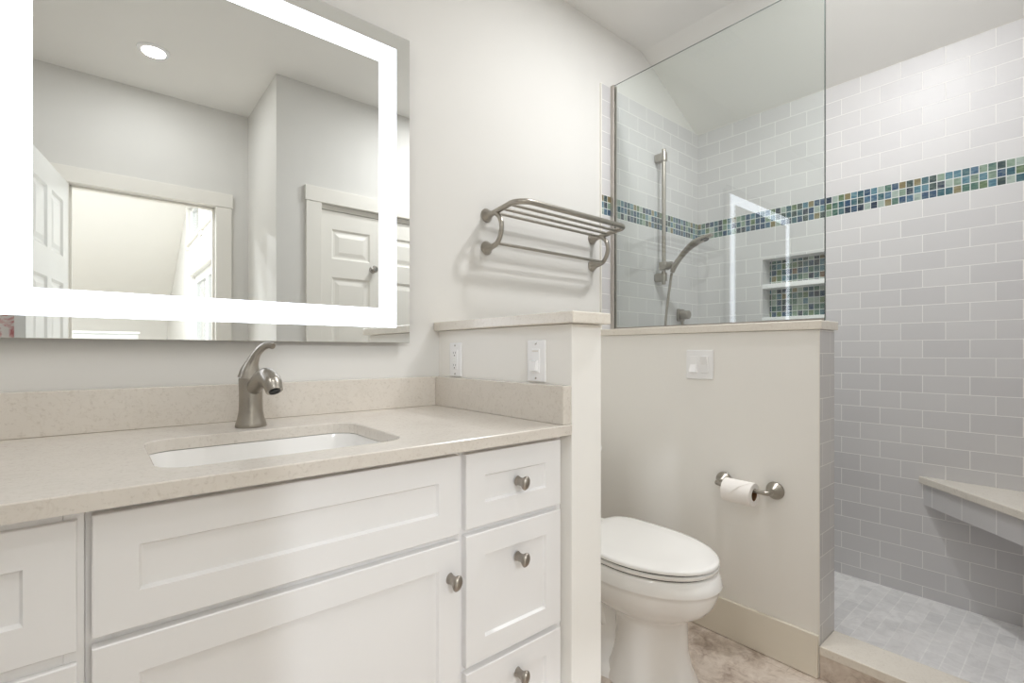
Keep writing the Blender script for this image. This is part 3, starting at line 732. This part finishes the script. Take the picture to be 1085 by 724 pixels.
rings(bm, rs, cap=False, closed=True); make('core', bm, 'card', rl, True, 40)
bm = B(); L = 14                                 # the folded, pointed end sheet lying over the front of the roll
V0, V1 = [], []
for i in range(L+1):
    f = i/L; a = math.radians(100+88*f); r = RR+.0012+.0022*f
    half = (1-f)*.5; yc = RY1-.018-(1-half*2)*.012
    ya = yc-(1-f)*(yc-RY0-.002); yb = yc+(1-f)*(RY1-.002-yc)
    V0.append((XH+r*math.cos(a), ya, RZ+r*math.sin(a))); V1.append((XH+r*math.cos(a), max(yb, ya+.0015), RZ+r*math.sin(a)))
for i in range(L): quad(bm, [V0[i], V1[i], V1[i+1], V0[i+1]])
bmesh.ops.remove_doubles(bm, verts=bm.verts, dist=1e-6); bmesh.ops.solidify(bm, geom=bm.faces[:], thickness=.001); make('folded_sheet', bm, 'paper', rl)

# ------------------------------------------------------------------ shower glass
gp = thing('glass_panel', 'clear fixed shower glass panel standing on the half wall cap', 'glass panel', (1.90, 1.05, ZC))
GX0, GX1, GY0, GZ1 = 1.895, 1.904, .597, 2.357
bm = B(); box(bm, GX0, GX1, GY0+.002, YA-.010, ZC+.004, GZ1-.002); make('pane', bm, 'glass', gp)
bm = B(); box(bm, GX0, GX1, GY0, GY0+.0017, ZC+.004, GZ1); box(bm, GX0, GX0+.003, GY0+.002, YA-.010, GZ1-.0017, GZ1); make('polished_edge', bm, 'gedge', gp)
bm = B()
for a, b in ((GX0-.009, GX0-.0005), (GX1+.0005, GX1+.009)): box(bm, a, b, YA-.028, YA-.0085, ZC+.001, GZ1, .001)
make('wall_channel', bm, 'nickel3', gp)
bm = B()
for a, b in ((GX0-.004, GX0-.0005), (GX1+.0005, GX1+.004)): box(bm, a, b, GY0+.004, YA-.030, ZC+.0005, ZC+.010, .0005)
make('sill_channel', bm, 'nickel2', gp)

# ------------------------------------------------------------------ shower fittings
YT = YA-.008
SBX, SBY = 2.268, 1.462
sb = thing('shower_slide_bar', 'vertical nickel slide bar on the tiled wall behind the glass', 'shower rail', (SBX, YT, 1.44))
bm = B(); tube(bm, [(SBX, SBY, 1.43), (SBX, SBY, 2.14)], .0105, 20); make('rail', bm, 'nickel2', sb, True, 50)
for z in (2.098, 1.468):
    bm = B(); box(bm, SBX-.017, SBX+.017, SBY+.004, YT-.0005, z-.022, z+.022, .006, seg=3); lathe(bm, [(.001, -.021), (.017, -.021), (.0175, 0), (.017, .021), (.001, .021)], (SBX, SBY, z), (0, 0, 1), 20); make('wall_bracket', bm, 'nickel2', sb, True, 50)
bm = B(); box(bm, SBX-.020, SBX+.020, SBY-.024, SBY+.020, 1.504, 1.548, .007, seg=3); tube(bm, [(SBX, SBY-.020, 1.522), (SBX+.003, SBY-.050, 1.530)], [.0195, .0175], 20); make('slider', bm, 'nickel2', sb, True, 50)
hs = thing('hand_shower', 'nickel hand shower with hose resting in the slide bar holder', 'hand shower', (SBX, SBY-.05, 1.52))
A = (SBX+.003, SBY-.053, 1.510)
pa = smooth_path([(SBX+.003, SBY-.047, 1.488), (SBX+.003, SBY-.062, 1.520), (SBX+.003, SBY-.110, 1.575), (SBX+.003, SBY-.160, 1.612), (SBX+.003, SBY-.205, 1.630), (SBX+.003, SBY-.262, 1.645)], 7)
bm = B(); tube(bm, pa, [(.012, .012), (.014, .014), (.0135, .015), (.014, .019), (.016, .028), (.014, .030), (.007, .016)], 22, flat=(0, .3, 1)); make('handle', bm, 'nickel2', hs, True, 60)
bm = B(); fd = Vector((0, -.25, -1)).normalized(); lathe(bm, [(.001, .004), (.021, .004), (.0225, .009), (.020, .0125), (.001, .013)], (SBX+.003, SBY-.222, 1.6345), fd, 28); make('spray_face', bm, 'dark', hs, True, 40)
bm = B(); tube(bm, smooth_path([(SBX+.003, SBY-.045, 1.486), (SBX+.002, SBY-.035, 1.42), (SBX-.004, SBY-.015, 1.25), (SBX-.006, SBY-.005, 1.0), (SBX+.02, SBY-.01, .80), (SBX+.10, SBY-.015, .74), (SBX+.20, SBY-.01, .80), (SBX+.230, SBY+.0, .95), (SBX+.232, SBY+.026, 1.16), (SBX+.232, SBY+.032, 1.246)], 8), .0068, 14); make('hose', bm, 'nickel2', hs, True, 60)
vx, vz = 2.500, 1.282
sv = thing('shower_valve', 'small nickel valve handle on the tiled wall just above the half wall', 'shower valve', (vx, YT, vz))
bm = B(); box(bm, vx-.034, vx+.034, YT-.012, YT-.0005, vz-.034, vz+.034, .004); make('escutcheon', bm, 'nickel2', sv)
bm = B(); lathe(bm, [(.001, .0125), (.024, .0125), (.025, .02), (.024, .055), (.021, .058), (.001, .058)], (vx, YT, vz), (0, -1, 0), 28); make('handle', bm, 'nickel2', sv, True, 40)

# niche shelf and sill
bm = B(); box(bm, XB-.006, XB+ND-.0005, NY0+.0005, NY1-.0005, 1.410, 1.434, .002); tag(make('niche_shelf', bm, 'plastic', off=(XB+.04, 1.0, 1.41)), 'white shelf dividing the mosaic-lined niche in the shower wall', 'shelf')
bm = B(); box(bm, XB-.010, XB+ND-.0005, NY0+.0005, NY1-.0005, NZ0+.0005, NZ0+.018, .002); struct(make('trim_10', bm, 'plastic'))
# corner bench
BZ = .543; bl = .455
bn = thing('shower_bench', 'triangular beige corner bench in the tiled shower', 'bench', (XB, YC+.008, BZ-.12))
bm = B(); e = .0
yb = YC+.0085; q = XB-.0005
tri = lambda d, z: [(q, yb, z), (q, yb+bl+d, z), (q-bl-d, yb, z)]
rings(bm, [tri(0, BZ-.03), tri(.004, BZ-.027), tri(.004, BZ-.003), tri(.001, BZ)]); make('slab', bm, 'cap', bn)
bm = B(); rings(bm, [tri(-.012, BZ-.120), tri(-.012, BZ-.0305)]); ap = make('apron', bm, 'tileBench')
ap.parent = bn
# re-express the apron with x along its diagonal so the tile joints run straight
m = Matrix.Translation((q-bl/2, yb+bl/2, BZ)) @ Matrix.Rotation(math.radians(45), 4, 'Z')
ap.data.transform(m.inverted()); ap.matrix_local = parent_inv(bn) @ m

# exhaust fan grille on the flat ceiling over the toilet (seen as a reflection in the glass)
VX, VY, vw = 1.455, 1.255, .12
vt = thing('ceiling_vent', 'slatted square vent grille, faintly reflected near the top of the glass panel', 'vent', (VX, VY, H))
bm = B()
for a, b, c, d in ((-vw, vw, -vw, -vw+.014), (-vw, vw, vw-.014, vw), (-vw, -vw+.014, -vw+.0145, vw-.0145), (vw-.014, vw, -vw+.0145, vw-.0145)): box(bm, VX+a, VX+b, VY+c, VY+d, H-.014, H-.0008, .002)
make('frame', bm, 'plastic', vt)
bm = B()
for i in range(15):
    y = VY-vw+.021+i*(2*vw-.042)/14; box(bm, VX-vw+.013, VX+vw-.013, y-.0045, y+.0045, H-.012, H-.003)
make('louvers', bm, 'plastic', vt)
bm = B(); box(bm, VX-vw+.013, VX+vw-.013, VY-vw+.013, VY+vw-.013, H-.0016, H-.0006); make('backing', bm, 'dark', vt)

# ------------------------------------------------------------------ behind the open door and beyond the doorway (mirror only)
hk = thing('robe_hook', 'nickel hook on the entry wall behind the open door', 'hook', (-.40, YE, 1.62))
bm = B(); lathe(bm, [(.001, .0008), (.022, .0008), (.02, .006), (.008, .012), (.001, .013)], (-.40, YE, 1.62), (0, 1, 0)); tube(bm, smooth_path([(-.40, YE+.008, 1.62), (-.40, YE+.035, 1.612), (-.40, YE+.05, 1.622), (-.40, YE+.053, 1.64)], 5), .006, 12); make('hook', bm, 'nickel', hk, True, 50)
bm = B(); rs = []
for i in range(15):
    z = 1.606-i*.06; f = min(1, i/5); w = .03+.075*f; n = 40; r = []
    for j in range(n):
        a = 2*PI*j/n; wob = .010*f*math.sin(5*a+i*.15)
        r.append((-.40+(w+wob)*math.cos(a), YE+.030+(.012+.010*f+wob*.4)*math.sin(a), z))
    rs.append(r)
rings(bm, rs); tag(make('hanging_towel', bm, 'cloth', smooth=True, angle=80, off=(-.40, YE+.03, .766)), 'red and white patterned cloth hanging at the lower left of the mirror', 'towel')
ch = thing('tall_chest', 'pale chest beyond the doorway, its top showing in the mirror', 'chest', (-.05, -4.72, 0))
bm = B(); box(bm, -.46, .36, -4.95, -4.50, .08, 1.285, .004); make('body', bm, 'door', ch)
bm = B(); box(bm, -.475, .375, -4.96, -4.48, 1.2855, 1.31, .004); make('top', bm, 'door', ch)
for i in range(4):
    bm = B(); shaker(bm, -.44, .34, .10+i*.295, .38+i*.295, 0, .018, .03, .004)
    bmesh.ops.transform(bm, matrix=Matrix.Translation((-.10, -4.499, 0)) @ Matrix.Rotation(PI, 4, 'Z') @ Matrix.Translation((0, -.018, 0)), verts=bm.verts); dr = make('drawer', bm, 'door', ch)
    for kx in (-.25, .15):
        bm = B(); lathe(bm, [(.001, 0), (.008, 0), (.007, .012), (.015, .02), (.012, .028), (.001, .03)], (kx, -4.481, .24+i*.295), (0, 1, 0), 16); make('knob', bm, 'nickel', dr, True, 50)
for x in (-.44, .34):
    for y in (-4.93, -4.52):
        bm = B(); box(bm, x-.02, x+.02, y-.02, y+.02, 0, .0795, .003); make('leg', bm, 'door', ch)
